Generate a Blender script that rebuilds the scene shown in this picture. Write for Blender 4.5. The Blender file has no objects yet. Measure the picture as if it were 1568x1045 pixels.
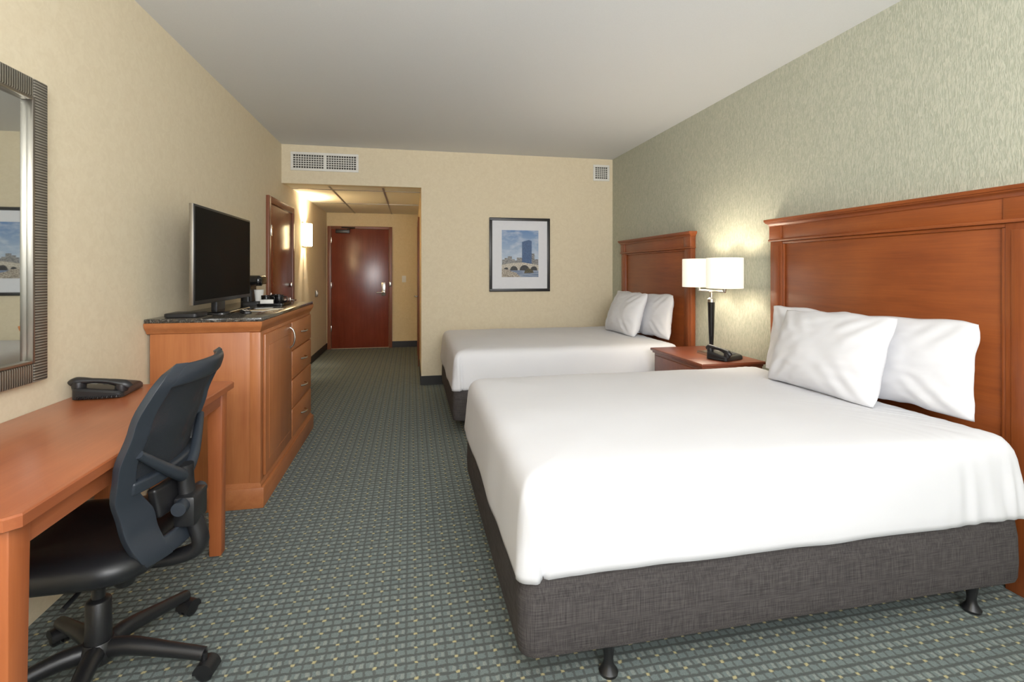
import bpy, bmesh, math, random
from mathutils import Vector, Matrix, noise
random.seed(3)
SC = bpy.context.scene
COL = SC.collection

# ------------------------------------------------------------------ helpers
def srgb(r, g, b):
    def f(c):
        c = c / 255.0
        return c / 12.92 if c <= 0.04045 else ((c + 0.055) / 1.055) ** 2.4
    return (f(r), f(g), f(b), 1.0)

class NM:
    def __init__(s, name, rough=0.5, metal=0.0, spec=0.5):
        s.m = bpy.data.materials.new(name)
        s.m.use_nodes = True
        s.t = s.m.node_tree
        s.b = s.t.nodes['Principled BSDF']
        s.b.inputs['Roughness'].default_value = rough
        s.b.inputs['Metallic'].default_value = metal
        s.b.inputs['Specular IOR Level'].default_value = spec
    def n(s, t):
        return s.t.nodes.new(t)
    def put(s, sock, v):
        if isinstance(v, bpy.types.NodeSocket):
            s.t.links.new(v, sock)
        else:
            sock.default_value = v
    def obj(s):
        return s.n('ShaderNodeTexCoord').outputs['Object']
    def xyz(s):
        k = s.n('ShaderNodeSeparateXYZ'); s.put(k.inputs[0], s.obj())
        return k.outputs[0], k.outputs[1], k.outputs[2]
    def math(s, op, a, b=0.0, c=None):
        k = s.n('ShaderNodeMath'); k.operation = op
        s.put(k.inputs[0], a); s.put(k.inputs[1], b)
        if c is not None: s.put(k.inputs[2], c)
        return k.outputs[0]
    def ramp01(s, v, lo, hi):
        k = s.n('ShaderNodeMapRange'); k.clamp = True
        s.put(k.inputs[0], v); s.put(k.inputs[1], lo); s.put(k.inputs[2], hi)
        return k.outputs[0]
    def mix(s, f, a, b):
        k = s.n('ShaderNodeMix'); k.data_type = 'RGBA'
        s.put(k.inputs[0], f); s.put(k.inputs[6], a); s.put(k.inputs[7], b)
        return k.outputs[2]
    def noise(s, scale=(1, 1, 1), sc=1.0, detail=3, dist=0.0, rough=0.5):
        mp = s.n('ShaderNodeMapping'); s.put(mp.inputs[0], s.obj())
        mp.inputs['Scale'].default_value = scale
        k = s.n('ShaderNodeTexNoise'); s.put(k.inputs['Vector'], mp.outputs[0])
        k.inputs['Scale'].default_value = sc
        k.inputs['Detail'].default_value = detail
        k.inputs['Roughness'].default_value = rough
        k.inputs['Distortion'].default_value = dist
        return k.outputs[0]
    def color(s, v): s.put(s.b.inputs['Base Color'], v); return s
    def bump(s, h, strength=0.2, dist=0.01):
        k = s.n('ShaderNodeBump'); s.put(k.inputs['Height'], h)
        k.inputs['Strength'].default_value = strength
        k.inputs['Distance'].default_value = dist
        s.put(s.b.inputs['Normal'], k.outputs[0]); return s

def plain(name, col, rough=0.5, metal=0.0, spec=0.5, emit=None, es=0.0, var=0.06):
    k = NM(name, rough, metal, spec)
    f = k.noise((1, 1, 1), 30, 2)
    c2 = tuple(x * (1 - var) for x in col[:3]) + (1,)
    k.color(k.mix(f, col, c2))
    if emit:
        k.b.inputs['Emission Color'].default_value = emit
        k.b.inputs['Emission Strength'].default_value = es
    return k.m

def wood(name, c1, c2, axis='x', rough=0.40, coat=0.1):
    k = NM(name, rough, 0, 0.4)
    sc = {'x': (1.6, 22, 22), 'y': (22, 1.6, 22), 'z': (22, 22, 1.6)}[axis]
    sc2 = {'x': (6, 160, 160), 'y': (160, 6, 160), 'z': (160, 160, 6)}[axis]
    g = k.noise(sc, 1.0, 4, 0.5)
    f = k.noise(sc2, 1.0, 2)
    bl = k.noise((1, 1, 1), 2.5, 3)
    v = k.math('ADD', k.math('MULTIPLY', g, 0.38), k.math('ADD', k.math('MULTIPLY', f, 0.2), k.math('MULTIPLY', bl, 0.46)))
    v = k.ramp01(v, 0.34, 0.72)
    k.color(k.mix(v, c1, c2))
    k.b.inputs['Coat Weight'].default_value = coat
    k.b.inputs['Coat Roughness'].default_value = 0.25
    return k.m

def newobj(name, me, parent=None):
    o = bpy.data.objects.new(name, me)
    COL.objects.link(o)
    if parent is not None:
        o.parent = parent
        o.matrix_parent_inverse = Matrix.Translation(-Vector(parent.location))
    return o

def empty(name, loc):
    e = bpy.data.objects.new(name, None)
    e.empty_display_size = 0.1
    COL.objects.link(e)
    e.location = loc
    return e

def setmat(me, *ms):
    for m in ms: me.materials.append(m)

def smooth(me, ang=35):
    for p in me.polygons: p.use_smooth = True
    try: me.set_sharp_from_angle(angle=math.radians(ang))
    except Exception: pass

def box(name, x0, x1, y0, y1, z0, z1, mat, bev=0.0, parent=None, seg=2, taper=None):
    bm = bmesh.new()
    bmesh.ops.create_cube(bm, size=1)
    for v in bm.verts:
        tx = ty = 1.0
        if taper and v.co.z < 0: tx = ty = taper
        v.co = Vector(((x0 + x1) / 2 + v.co.x * (x1 - x0) * tx, (y0 + y1) / 2 + v.co.y * (y1 - y0) * ty, (z0 + z1) / 2 + v.co.z * (z1 - z0)))
    if bev > 0:
        bmesh.ops.bevel(bm, geom=bm.edges[:], offset=bev, segments=seg, affect='EDGES', profile=0.5)
    me = bpy.data.meshes.new(name); bm.to_mesh(me); bm.free()
    setmat(me, mat)
    if bev > 0: smooth(me)
    return newobj(name, me, parent)

def mesh(name, vs, fs, mat, parent=None, sm=True, ang=40):
    me = bpy.data.meshes.new(name)
    me.from_pydata([tuple(v) for v in vs], [], fs)
    bm = bmesh.new(); bm.from_mesh(me)
    bmesh.ops.recalc_face_normals(bm, faces=bm.faces[:]); bm.to_mesh(me); bm.free()
    setmat(me, mat)
    if sm: smooth(me, ang)
    return newobj(name, me, parent)

def loft(name, loops, mat, parent=None, cap0=True, cap1=True, ang=40, closed=True):
    n = len(loops[0]); vs = []; fs = []
    for l in loops: vs += l
    for i in range(len(loops) - 1):
        for j in range(n if closed else n - 1):
            k = (j + 1) % n
            fs.append((i * n + j, i * n + k, (i + 1) * n + k, (i + 1) * n + j))
    if cap0: fs.append(tuple(range(n))[::-1])
    if cap1: fs.append(tuple(range((len(loops) - 1) * n, len(loops) * n)))
    return mesh(name, vs, fs, mat, parent, True, ang)

def lathe(name, prof, cx, cy, mat, parent=None, seg=40, cap=True):
    loops = []
    for r, z in prof:
        loops.append([Vector((cx + r * math.cos(2 * math.pi * i / seg), cy + r * math.sin(2 * math.pi * i / seg), z)) for i in range(seg)])
    return loft(name, loops, mat, parent, cap, cap)

def catmull(pts, k=6):
    P = [Vector(p) for p in pts]; out = []
    for i in range(len(P) - 1):
        p0 = P[max(i - 1, 0)]; p1 = P[i]; p2 = P[i + 1]; p3 = P[min(i + 2, len(P) - 1)]
        for j in range(k):
            t = j / k
            out.append(0.5 * ((2 * p1) + (-p0 + p2) * t + (2 * p0 - 5 * p1 + 4 * p2 - p3) * t * t + (-p0 + 3 * p1 - 3 * p2 + p3) * t ** 3))
    out.append(P[-1]); return out

def tube(name, pts, r, mat, parent=None, seg=12, sm=True, flat=1.0, k=6):
    P = catmull(pts, k) if sm else [Vector(p) for p in pts]
    rs = r if isinstance(r, (list, tuple)) else None
    loops = []; up = Vector((0, 0, 1)); last = None
    for i, p in enumerate(P):
        d = (P[min(i + 1, len(P) - 1)] - P[max(i - 1, 0)]).normalized()
        a = d.cross(up)
        if a.length < 0.05: a = last if last is not None else Vector((1, 0, 0))
        a.normalize()
        if last is not None and a.dot(last) < 0: a = -a
        last = a
        b = a.cross(d).normalized()
        if rs:
            f = i / (len(P) - 1) * (len(rs) - 1); q = min(int(f), len(rs) - 2); rr = rs[q] + (rs[q + 1] - rs[q]) * (f - q)
        else: rr = r
        loops.append([p + a * rr * math.cos(2 * math.pi * j / seg) + b * rr * flat * math.sin(2 * math.pi * j / seg) for j in range(seg)])
    return loft(name, loops, mat, parent)

def rrect(cx, cy, hw, hd, r, z, nc=8, ne=24):
    r = max(min(r, hw * 0.999, hd * 0.999), 0.001)
    pts = []
    cs = [(hw - r, hd - r, 0), (-(hw - r), hd - r, 90), (-(hw - r), -(hd - r), 180), (hw - r, -(hd - r), 270)]
    for q, (ox, oy, a0) in enumerate(cs):
        for i in range(nc + 1):
            a = math.radians(a0 + 90 * i / nc)
            pts.append(Vector((cx + ox + r * math.cos(a), cy + oy + r * math.sin(a), z)))
        nx = cs[(q + 1) % 4]
        a = math.radians(a0 + 90)
        p = pts[-1].copy()
        e = Vector((cx + nx[0] + r * math.cos(a), cy + nx[1] + r * math.sin(a), z))
        for i in range(1, ne):
            pts.append(p.lerp(e, i / ne))
    return pts

def slab(name, cx, cy, w, d, levels, r, mat, parent=None, nc=8, ne=4, ang=50):
    """levels: list of (z, inset)"""
    loops = [rrect(cx, cy, w / 2 - i, d / 2 - i, max(r - i, 0.004), z, nc, ne) for z, i in levels]
    return loft(name, loops, mat, parent, True, True, ang)

def poly(name, pts, mat, parent=None):
    return mesh(name, pts, [tuple(range(len(pts)))], mat, parent, False)

# ------------------------------------------------------------------ materials
def wallpaper(name, c1, c2):
    k = NM(name, 0.75, 0, 0.25)
    a = k.noise((1, 1, 1), 22, 4, 1.2)
    b = k.noise((1, 1, 1), 90, 2)
    v = k.ramp01(k.math('ADD', k.math('MULTIPLY', a, 0.7), k.math('MULTIPLY', b, 0.3)), 0.38, 0.62)
    k.color(k.mix(v, c1, c2)); k.bump(v, 0.04, 0.003)
    return k.m
M_beige = wallpaper('wallpaper_beige', srgb(226, 212, 182), srgb(220, 205, 174))
M_hall = wallpaper('wallpaper_hall', srgb(224, 202, 158), srgb(218, 195, 150))

k = NM('wallpaper_sage', 0.6, 0, 0.4)
a = k.noise((1, 120, 30), 1.0, 2, 0.8)
b = k.noise((1, 220, 60), 1.0, 2, 0.5)
v = k.ramp01(k.math('ADD', k.math('MULTIPLY', a, 0.72), k.math('MULTIPLY', b, 0.28)), 0.38, 0.62)
k.color(k.mix(v, srgb(160, 163, 144), srgb(186, 186, 167)))
k.bump(v, 0.30, 0.004)
M_sage = k.m

k = NM('ceiling_paint', 0.85, 0, 0.2)
f = k.noise((1, 1, 1), 160, 3)
k.color(k.mix(f, srgb(220, 222, 223), srgb(230, 232, 233))); k.bump(f, 0.10, 0.003)
M_ceil = k.m
M_tile = plain('ceiling_tile', srgb(232, 226, 210), 0.9)
M_white = plain('white_paint', srgb(232, 230, 222), 0.5)
M_black_base = plain('black_rubber', srgb(26, 25, 24), 0.5)

k = NM('patterned_carpet', 0.95, 0, 0.1)
X, Y, Z = k.xyz()
nz = k.noise((1, 1, 1), 60, 2)
jit = k.math('MULTIPLY', k.math('SUBTRACT', nz, 0.5), 0.013)
Xj = k.math('ADD', X, jit); Yj = k.math('ADD', Y, jit)
P = 0.034
u = k.math('FRACT', k.math('DIVIDE', Xj, P)); v = k.math('FRACT', k.math('DIVIDE', Yj, P))
def band(k, x, c, w):
    d = k.math('ABSOLUTE', k.math('SUBTRACT', x, c))
    return k.math('SUBTRACT', 1.0, k.ramp01(d, w * 0.6, w * 1.25))
lu = band(k, u, 0.5, 0.13); lv = band(k, v, 0.5, 0.19)
line = k.math('MAXIMUM', k.math('MULTIPLY', lu, 0.8), lv)
u2 = k.math('FRACT', k.math('DIVIDE', Xj, P * 2)); v2 = k.math('FRACT', k.math('DIVIDE', Yj, P * 2))
gold = k.math('MULTIPLY', band(k, u2, 0.25, 0.095), band(k, v2, 0.25, 0.08))
v3 = k.math('FRACT', k.math('DIVIDE', Y, P * 2))
lite = k.math('MULTIPLY', band(k, v3, 0.5, 0.17), band(k, u, 0.0, 0.35))
fine = k.noise((1, 1, 1), 260, 3)
med = k.noise((1, 1, 1), 9, 3)
c = k.mix(med, srgb(112, 124, 124), srgb(126, 137, 134))
c = k.mix(k.math('MULTIPLY', lite, 0.55), c, srgb(160, 166, 157))
c = k.mix(k.math('MULTIPLY', line, 0.72), c, srgb(68, 69, 65))
c = k.mix(k.math('MULTIPLY', gold, 0.9), c, srgb(204, 190, 140))
c = k.mix(k.math('MULTIPLY', k.ramp01(fine, 0.35, 0.7), 0.33), c, srgb(66, 67, 64))
k.color(c); k.bump(fine, 0.5, 0.006)
M_carpet = k.m

CH1, CH2 = srgb(110, 48, 18), srgb(152, 78, 33)
M_cherry_y = wood('cherry_wood_y', CH1, CH2, 'y')
M_cherry_z = wood('cherry_wood_z', CH1, CH2, 'z')
M_ns = wood('nightstand_wood', srgb(96, 42, 24), srgb(132, 66, 38), 'x')
M_dr_z = wood('dresser_wood_z', srgb(154, 86, 46), srgb(184, 114, 66), 'z')
M_dr_y = wood('dresser_wood_y', srgb(154, 86, 46), srgb(184, 114, 66), 'y')
M_desk_y = wood('desk_wood_y', srgb(148, 77, 44), srgb(176, 101, 62), 'y', 0.3, 0.2)
M_desk_z = wood('desk_wood_z', srgb(156, 80, 40), srgb(182, 102, 56), 'z')
M_door = wood('mahogany_door', srgb(100, 40, 25), srgb(128, 56, 37), 'z', 0.25, 0.4)
M_doorframe = plain('door_frame_paint', srgb(124, 70, 46), 0.4)

k = NM('granite', 0.12, 0, 0.6)
f = k.noise((1, 1, 1), 140, 4, 0, 0.7); g = k.noise((1, 1, 1), 40, 3)
c = k.mix(k.ramp01(f, 0.52, 0.62), srgb(38, 36, 34), srgb(120, 116, 108))
c = k.mix(k.ramp01(g, 0.55, 0.65), c, srgb(70, 62, 52)); k.color(c)
M_granite = k.m

k = NM('white_linen', 0.8, 0, 0.2)
f = k.noise((1, 1, 1), 5, 3); g = k.noise((300, 300, 300), 1, 1)
k.color(k.mix(f, srgb(221, 221, 224), srgb(216, 216, 220))); k.bump(g, 0.05, 0.002)
M_linen = k.m

k = NM('charcoal_linen_weave', 0.9, 0, 0.2)
a = k.noise((14, 14, 480), 1.0, 2); b = k.noise((480, 480, 14), 1.0, 2)
v = k.ramp01(k.math('ADD', k.math('MULTIPLY', a, 0.5), k.math('MULTIPLY', b, 0.5)), 0.38, 0.64)
k.color(k.mix(v, srgb(50, 47, 47), srgb(82, 77, 76))); k.bump(v, 0.2, 0.002)
M_char = k.m

M_blk = plain('black_plastic', srgb(24, 24, 26), 0.38)
M_blk_gloss = plain('black_gloss', srgb(14, 14, 15), 0.15)
M_chair = plain('chair_plastic', srgb(38, 44, 52), 0.40)
M_seat = plain('seat_vinyl', srgb(20, 21, 24), 0.4)
M_chrome = plain('brushed_nickel', srgb(200, 196, 188), 0.25, 1.0)
M_pewter = plain('satin_pewter', srgb(150, 144, 134), 0.35, 1.0)
M_screen = plain('tv_screen', srgb(10, 11, 12), 0.6, 0, 0.08)
M_glass_mirror = NM('mirror_glass', 0.02, 1.0); M_glass_mirror.color(srgb(225, 230, 228)); M_glass_mirror = M_glass_mirror.m

def ribs(name, ax):
    k = NM(name, 0.4, 0.4)
    s = k.xyz()[ax]
    w = k.math('FRACT', k.math('DIVIDE', s, 0.0105))
    t = k.math('ABSOLUTE', k.math('SUBTRACT', w, 0.5))
    v = k.ramp01(t, 0.12, 0.36)
    k.color(k.mix(v, srgb(150, 145, 132), srgb(76, 71, 62))); k.bump(v, 0.5, 0.004)
    return k.m
M_rib_z = ribs('ribbed_frame_z', 2); M_rib_y = ribs('ribbed_frame_y', 1)

k = NM('chair_mesh_fabric', 0.7)
k.color(srgb(30, 35, 42))
X, Y, Z = k.xyz()
h1 = k.math('ABSOLUTE', k.math('SUBTRACT', k.math('FRACT', k.math('DIVIDE', Z, 0.004)), 0.5))
h2 = k.math('ABSOLUTE', k.math('SUBTRACT', k.math('FRACT', k.math('DIVIDE', Y, 0.004)), 0.5))
hole = k.math('MULTIPLY', k.math('LESS_THAN', h1, 0.22), k.math('LESS_THAN', h2, 0.22))
k.put(k.b.inputs['Alpha'], k.math('SUBTRACT', 1.0, k.math('MULTIPLY', hole, 0.8)))
M_mesh = k.m

# ------------------------------------------------------------------ room
XL, XR, YF, YE, XH = -1.40, 2.486, 5.87, 8.87, 0.117
YB, HC, HH = -1.7, 2.73, 2.32
box('floor', XL - 0.1, XR + 0.1, YB - 0.1, YE + 0.1, -0.08, 0.0, M_carpet)
box('ceiling', XL - 0.1, XR + 0.1, YB - 0.1, YF + 0.12, HC, HC + 0.08, M_ceil)
box('wall_left', XL - 0.1, XL, YB - 0.1, YE + 0.1, 0, HC, M_beige)
box('wall_right', XR, XR + 0.1, YB - 0.1, YF + 0.12, 0, HC, M_sage)
box('wall_far', XH, XR, YF, YF + 0.12, 0, HC, M_beige)
box('wall_header', XL, XH, YF, YF + 0.12, 2.30, HC, M_beige)
box('wall_hall_right', XH, XH + 0.1, YF + 0.12, YE + 0.1, 0, HC, M_hall)
box('wall_hall_end', XL, XH, YE, YE + 0.1, 0, HC, M_hall)
box('ceiling_hall', XL, XH, YF + 0.12, YE, HH, HH + 0.05, M_tile)
for i, yy in enumerate((6.35, 7.6)):
    box('trim_%d' % (i + 1), XL, XH, yy, yy + 0.022, HH - 0.006, HH, M_pewter)
for i, xx in enumerate((-0.95, -0.34)):
    box('trim_%d' % (i + 3), xx, xx + 0.022, YF + 0.12, YE, HH - 0.005, HH, M_pewter)
WX0, WX1, WZ0, WZ1 = -1.0, 2.1, 0.55, 2.45
box('wall_back_left', XL, WX0, YB - 0.1, YB, 0, HC, M_beige)
box('wall_back_right', WX1, XR, YB - 0.1, YB, 0, HC, M_beige)
box('wall_back_sill', WX0, WX1, YB - 0.1, YB, 0, WZ0, M_beige)
box('wall_back_lintel', WX0, WX1, YB - 0.1, YB, WZ1, HC, M_beige)
w = empty('window_1', (0.55, YB, 1.5))
for n_, a in (('left_jamb', (WX0, WX0 + 0.05, WZ0, WZ1)), ('right_jamb', (WX1 - 0.05, WX1, WZ0, WZ1)), ('head', (WX0 + .05, WX1 - .05, WZ1 - 0.05, WZ1)), ('sill', (WX0 + .05, WX1 - .05, WZ0, WZ0 + 0.05)), ('mullion', (0.53, 0.57, WZ0 + .05, WZ1 - .05))):
    box(n_, a[0], a[1], YB - 0.08, YB - 0.03, a[2], a[3], M_white, 0.004, w)

BH = 0.105
box('baseboard_far', XH, XR, YF - 0.01, YF, 0, BH, M_black_base)
box('baseboard_left', XL, XL + 0.01, 4.5, 5.26, 0, BH, M_black_base)
box('baseboard_hall_left', XL, XL + 0.01, 6.37, YE, 0, BH, M_black_base)
box('baseboard_hall_right', XH - 0.01, XH, YF, 7.0, 0, BH, M_black_base)
box('baseboard_hall_end', -0.32, XH, YE - 0.01, YE, 0, BH, M_black_base)
box('baseboard_right', XR - 0.01, XR, YB, YF - 0.01, 0, BH, M_black_base)

# entry door
d = empty('door_1', (-0.85, YE, 0))
box('frame_left', -1.385, -1.325, YE - 0.04, YE, 0, 2.09, M_doorframe, 0.004, d)
box('frame_right', -0.375, -0.32, YE - 0.04, YE, 0, 2.09, M_doorframe, 0.004, d)
box('frame_top', -1.325, -0.375, YE - 0.04, YE, 2.05, 2.09, M_doorframe, 0.004, d)
box('slab', -1.322, -0.378, YE - 0.022, YE, 0.012, 2.047, M_door, 0.003, d)
box('lock_plate', -0.50, -0.43, YE - 0.03, YE - 0.022, 0.90, 1.13, M_chrome, 0.004, d)
tube('lever', [(-0.465, YE - 0.03, 0.96), (-0.465, YE - 0.075, 0.96), (-0.50, YE - 0.085, 0.96), (-0.58, YE - 0.085, 0.955)], 0.010, M_chrome, d)
box('lever_rose', -0.49, -0.44, YE - 0.036, YE - 0.03, 0.935, 0.985, M_chrome, 0.003, d)
box('door_guard', -0.37, -0.335, YE - 0.07, YE - 0.04, 1.06, 1.14, M_chrome, 0.004, d)
box('closer_body', -1.25, -1.02, YE - 0.08, YE - 0.022, 1.97, 2.03, M_blk, 0.006, d)
tube('closer_arm', [(-1.05, YE - 0.09, 2.035), (-0.92, YE - 0.20, 2.05), (-1.15, YE - 0.05, 2.07)], 0.009, M_blk, d, sm=False)
for zz in (0.3, 1.03, 1.8):
    box('hinge', -1.33, -1.315, YE - 0.05, YE - 0.022, zz, zz + 0.1, M_chrome, 0.002, d)

# connecting door on left wall
d = empty('door_2', (XL, 5.8, 0))
FX = XL + 0.03
box('frame_near', XL, FX, 5.27, 5.34, 0, 2.08, M_doorframe, 0.004, d)
box('frame_far', XL, FX, 6.29, 6.36, 0, 2.08, M_doorframe, 0.004, d)
box('frame_top', XL, FX, 5.34, 6.29, 2.01, 2.08, M_doorframe, 0.004, d)
box('slab', XL, XL + 0.018, 5.343, 6.287, 0.012, 2.007, M_door, 0.003, d)
box('lever_rose', XL + 0.018, XL + 0.026, 6.17, 6.23, 0.96, 1.02, M_chrome, 0.003, d)
tube('lever', [(XL + 0.026, 6.2, 0.99), (XL + 0.07, 6.2, 0.99), (XL + 0.08, 6.17, 0.99), (XL + 0.08, 6.09, 0.985)], 0.010, M_chrome, d)
box('deadbolt', XL + 0.018, XL + 0.04, 6.175, 6.225, 1.14, 1.19, M_chrome, 0.006, d)
for zz in (0.3, 1.0, 1.68):
    box('hinge', XL + 0.018, XL + 0.036, 5.335, 5.352, zz, zz + 0.11, M_chrome, 0.002, d)

# bathroom door on hall right wall
d = empty('door_3', (XH, 7.5, 0))
box('frame_near', XH - 0.022, XH, 7.02, 7.08, 0, 2.08, M_doorframe, 0.004, d)
box('frame_far', XH - 0.022, XH, 7.92, 7.98, 0, 2.08, M_doorframe, 0.004, d)
box('frame_top', XH - 0.022, XH, 7.08, 7.92, 2.02, 2.08, M_doorframe, 0.004, d)
box('slab', XH - 0.014, XH, 7.083, 7.917, 0.012, 2.017, M_door, 0.003, d)
tube('lever', [(XH - 0.014, 7.16, 0.97), (XH - 0.06, 7.16, 0.97), (XH - 0.065, 7.2, 0.97), (XH - 0.065, 7.27, 0.97)], 0.010, M_chrome, d)

s = empty('light_switch', (-0.12, YE, 1.19))
box('plate', -0.155, -0.085, YE - 0.006, YE, 1.13, 1.245, M_white, 0.002, s)
box('toggle', -0.126, -0.114, YE - 0.016, YE - 0.006, 1.175, 1.2, M_white, 0.002, s)
s = empty('wall_thermostat', (XL, 7.85, 1.0))
box('body', XL, XL + 0.03, 7.82, 7.90, 0.94, 1.04, M_pewter, 0.004, s)
box('dial', XL + 0.03, XL + 0.036, 7.84, 7.88, 0.97, 1.01, M_white, 0.002, s)

# vents
M_vd = plain('vent_dark', srgb(60, 56, 50), 0.8)
def vent(name, x0, x1, z0, z1, panels):
    e = empty(name, ((x0 + x1) / 2, YF, (z0 + z1) / 2))
    fw = 0.028; y0, y1 = YF - 0.014, YF
    box('back', x0 + .01, x1 - .01, YF - 0.003, YF, z0 + .01, z1 - .01, M_vd, 0, e)
    box('rim_top', x0, x1, y0, y1, z1 - fw, z1, M_white, 0.003, e)
    box('rim_bottom', x0, x1, y0, y1, z0, z0 + fw, M_white, 0.003, e)
    box('rim_left', x0, x0 + fw, y0, y1, z0 + fw, z1 - fw, M_white, 0.003, e)
    box('rim_right', x1 - fw, x1, y0, y1, z0 + fw, z1 - fw, M_white, 0.003, e)
    ix0, ix1 = x0 + fw, x1 - fw
    if panels == 2:
        m = (x0 + x1) / 2
        box('rim_mid', m - 0.014, m + 0.014, y0, y1, z0 + fw, z1 - fw, M_white, 0.003, e)
    vs = []; fs = []
    def bar(a, b, c, d_, ya, yb):
        q = len(vs)
        for X_ in (a, b):
            for Y_ in (ya, yb):
                for Z_ in (c, d_): vs.append((X_, Y_, Z_))
        fs.extend([(q, q + 1, q + 3, q + 2), (q + 4, q + 6, q + 7, q + 5), (q, q + 4, q + 5, q + 1), (q + 2, q + 3, q + 7, q + 6), (q, q + 2, q + 6, q + 4), (q + 1, q + 5, q + 7, q + 3)])
    n = int((ix1 - ix0) / 0.026)
    for i in range(1, n):
        x = ix0 + (ix1 - ix0) * i / n; bar(x - 0.003, x + 0.003, z0 + fw, z1 - fw, YF - 0.010, YF - 0.003)
    nz_ = 6
    for i in range(1, nz_):
        z = z0 + fw + (z1 - z0 - 2 * fw) * i / nz_; bar(ix0, ix1, z - 0.004, z + 0.004, YF - 0.012, YF - 0.004)
    mesh('louvres', vs, fs, M_white, e, False)
vent('air_vent', -1.305, -0.583, 2.445, 2.65, 2)
vent('air_vent', 2.226, 2.44, 2.455, 2.655, 1)

# framed picture
e = empty('framed_picture', (1.29, YF, 1.52))
x0, x1, z0, z1 = 0.915, 1.663, 1.081, 1.968; fw = 0.034
M_fr = plain('picture_frame_black', srgb(30, 29, 30), 0.4)
yy0 = YF - 0.03
box('frame_top', x0, x1, yy0, YF, z1 - fw, z1, M_fr, 0.004, e)
box('frame_bottom', x0, x1, yy0, YF, z0, z0 + fw, M_fr, 0.004, e)
box('frame_left', x0, x0 + fw, yy0, YF, z0 + fw, z1 - fw, M_fr, 0.004, e)
box('frame_right', x1 - fw, x1, yy0, YF, z0 + fw, z1 - fw, M_fr, 0.004, e)
box('mat_board', x0 + fw, x1 - fw, YF - 0.014, YF, z0 + fw, z1 - fw, plain('mat_board', srgb(226, 227, 232), 0.7), 0, e)
ax0, ax1, az0, az1 = 1.066, 1.520, 1.255, 1.820
kk = NM('photo_sky', 0.6); X, Y, Z = kk.xyz()
g = kk.ramp01(Z, 1.45, 1.82); cl = kk.ramp01(kk.noise((5, 1, 10), 1.8, 6), 0.46, 0.72)
kk.color(kk.mix(kk.math('MULTIPLY', cl, 0.5), kk.mix(g, srgb(174, 192, 212), srgb(92, 130, 180)), srgb(214, 220, 228)))
def rp(n_, a, b, c, d_, dy, m): return poly(n_, [(a, YF - dy, c), (b, YF - dy, c), (b, YF - dy, d_), (a, YF - dy, d_)], m, e)
rp('sky', ax0, ax1, az0, az1, 0.0145, kk.m)
kk = NM('photo_water', 0.5); kk.color(kk.mix(kk.ramp01(kk.noise((8, 1, 90), 1, 5), 0.36, 0.64), srgb(84, 104, 138), srgb(150, 162, 180)))
rp('water', ax0, ax1, az0, 1.345, 0.0150, kk.m)
kk = NM('photo_tower', 0.5); kk.color(kk.mix(kk.ramp01(kk.noise((200, 1, 90), 1, 2), 0.4, 0.6), srgb(38, 66, 110), srgb(68, 100, 142)))
poly('tower', [(1.315, YF - 0.0150, 1.40), (1.435, YF - 0.0150, 1.40), (1.435, YF - 0.0150, 1.69), (1.40, YF - 0.0150, 1.705), (1.315, YF - 0.0150, 1.68)], kk.m, e)
def grit(name, c1, c2, s=90):
    q = NM(name, 0.6); q.color(q.mix(q.ramp01(q.noise((1, 1, 1), s, 4), 0.38, 0.62), c1, c2)); return q.m
M_bl = grit('photo_buildings', srgb(88, 90, 94), srgb(160, 158, 154), 120)
for a, b, t in ((1.07, 1.10, 1.465), (1.10, 1.14, 1.485), (1.14, 1.19, 1.505), (1.19, 1.225, 1.47), (1.225, 1.25, 1.455), (1.25, 1.315, 1.49), (1.435, 1.47, 1.54), (1.47, 1.518, 1.47)):
    rp('building', a, b, 1.38, t, 0.0152, M_bl)
M_st = grit('photo_stone', srgb(160, 152, 138), srgb(214, 206, 192)); M_dk = grit('photo_arch_shadow', srgb(36, 36, 40), srgb(66, 66, 66))
poly('bridge', [(ax0, YF - 0.0156, 1.345), (ax1, YF - 0.0156, 1.335), (ax1, YF - 0.0156, 1.40), (1.33, YF - 0.0156, 1.432), (1.20, YF - 0.0156, 1.425), (ax0, YF - 0.0156, 1.405)], M_st, e)
for cx_, r_ in ((1.12, 0.028), (1.215, 0.045), (1.345, 0.058), (1.462, 0.042)):
    pts = [(cx_ - r_, YF - 0.016, 1.335)] + [(cx_ + r_ * math.cos(math.pi - math.pi * i / 12), YF - 0.016, 1.345 + r_ * 0.95 * math.sin(math.pi * i / 12)) for i in range(13)] + [(cx_ + r_, YF - 0.016, 1.335)]
    poly('arch', pts, M_dk, e)
poly('riverbank', [(ax0, YF - 0.0164, az0), (1.30, YF - 0.0164, az0), (1.27, YF - 0.0164, 1.28), (1.24, YF - 0.0164, 1.31), (1.19, YF - 0.0164, 1.32), (1.15, YF - 0.0164, 1.345), (ax0, YF - 0.0164, 1.35)], grit('photo_rock', srgb(112, 100, 88), srgb(196, 186, 170)), e)
poly('bush', [(1.34, YF - 0.0164, 1.30), (1.46, YF - 0.0164, 1.305), (1.45, YF - 0.0164, 1.335), (1.43, YF - 0.0164, 1.35), (1.39, YF - 0.0164, 1.365), (1.365, YF - 0.0164, 1.345), (1.35, YF - 0.0164, 1.335)], grit('photo_bush', srgb(36, 36, 26), srgb(96, 88, 62)), e)

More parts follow.
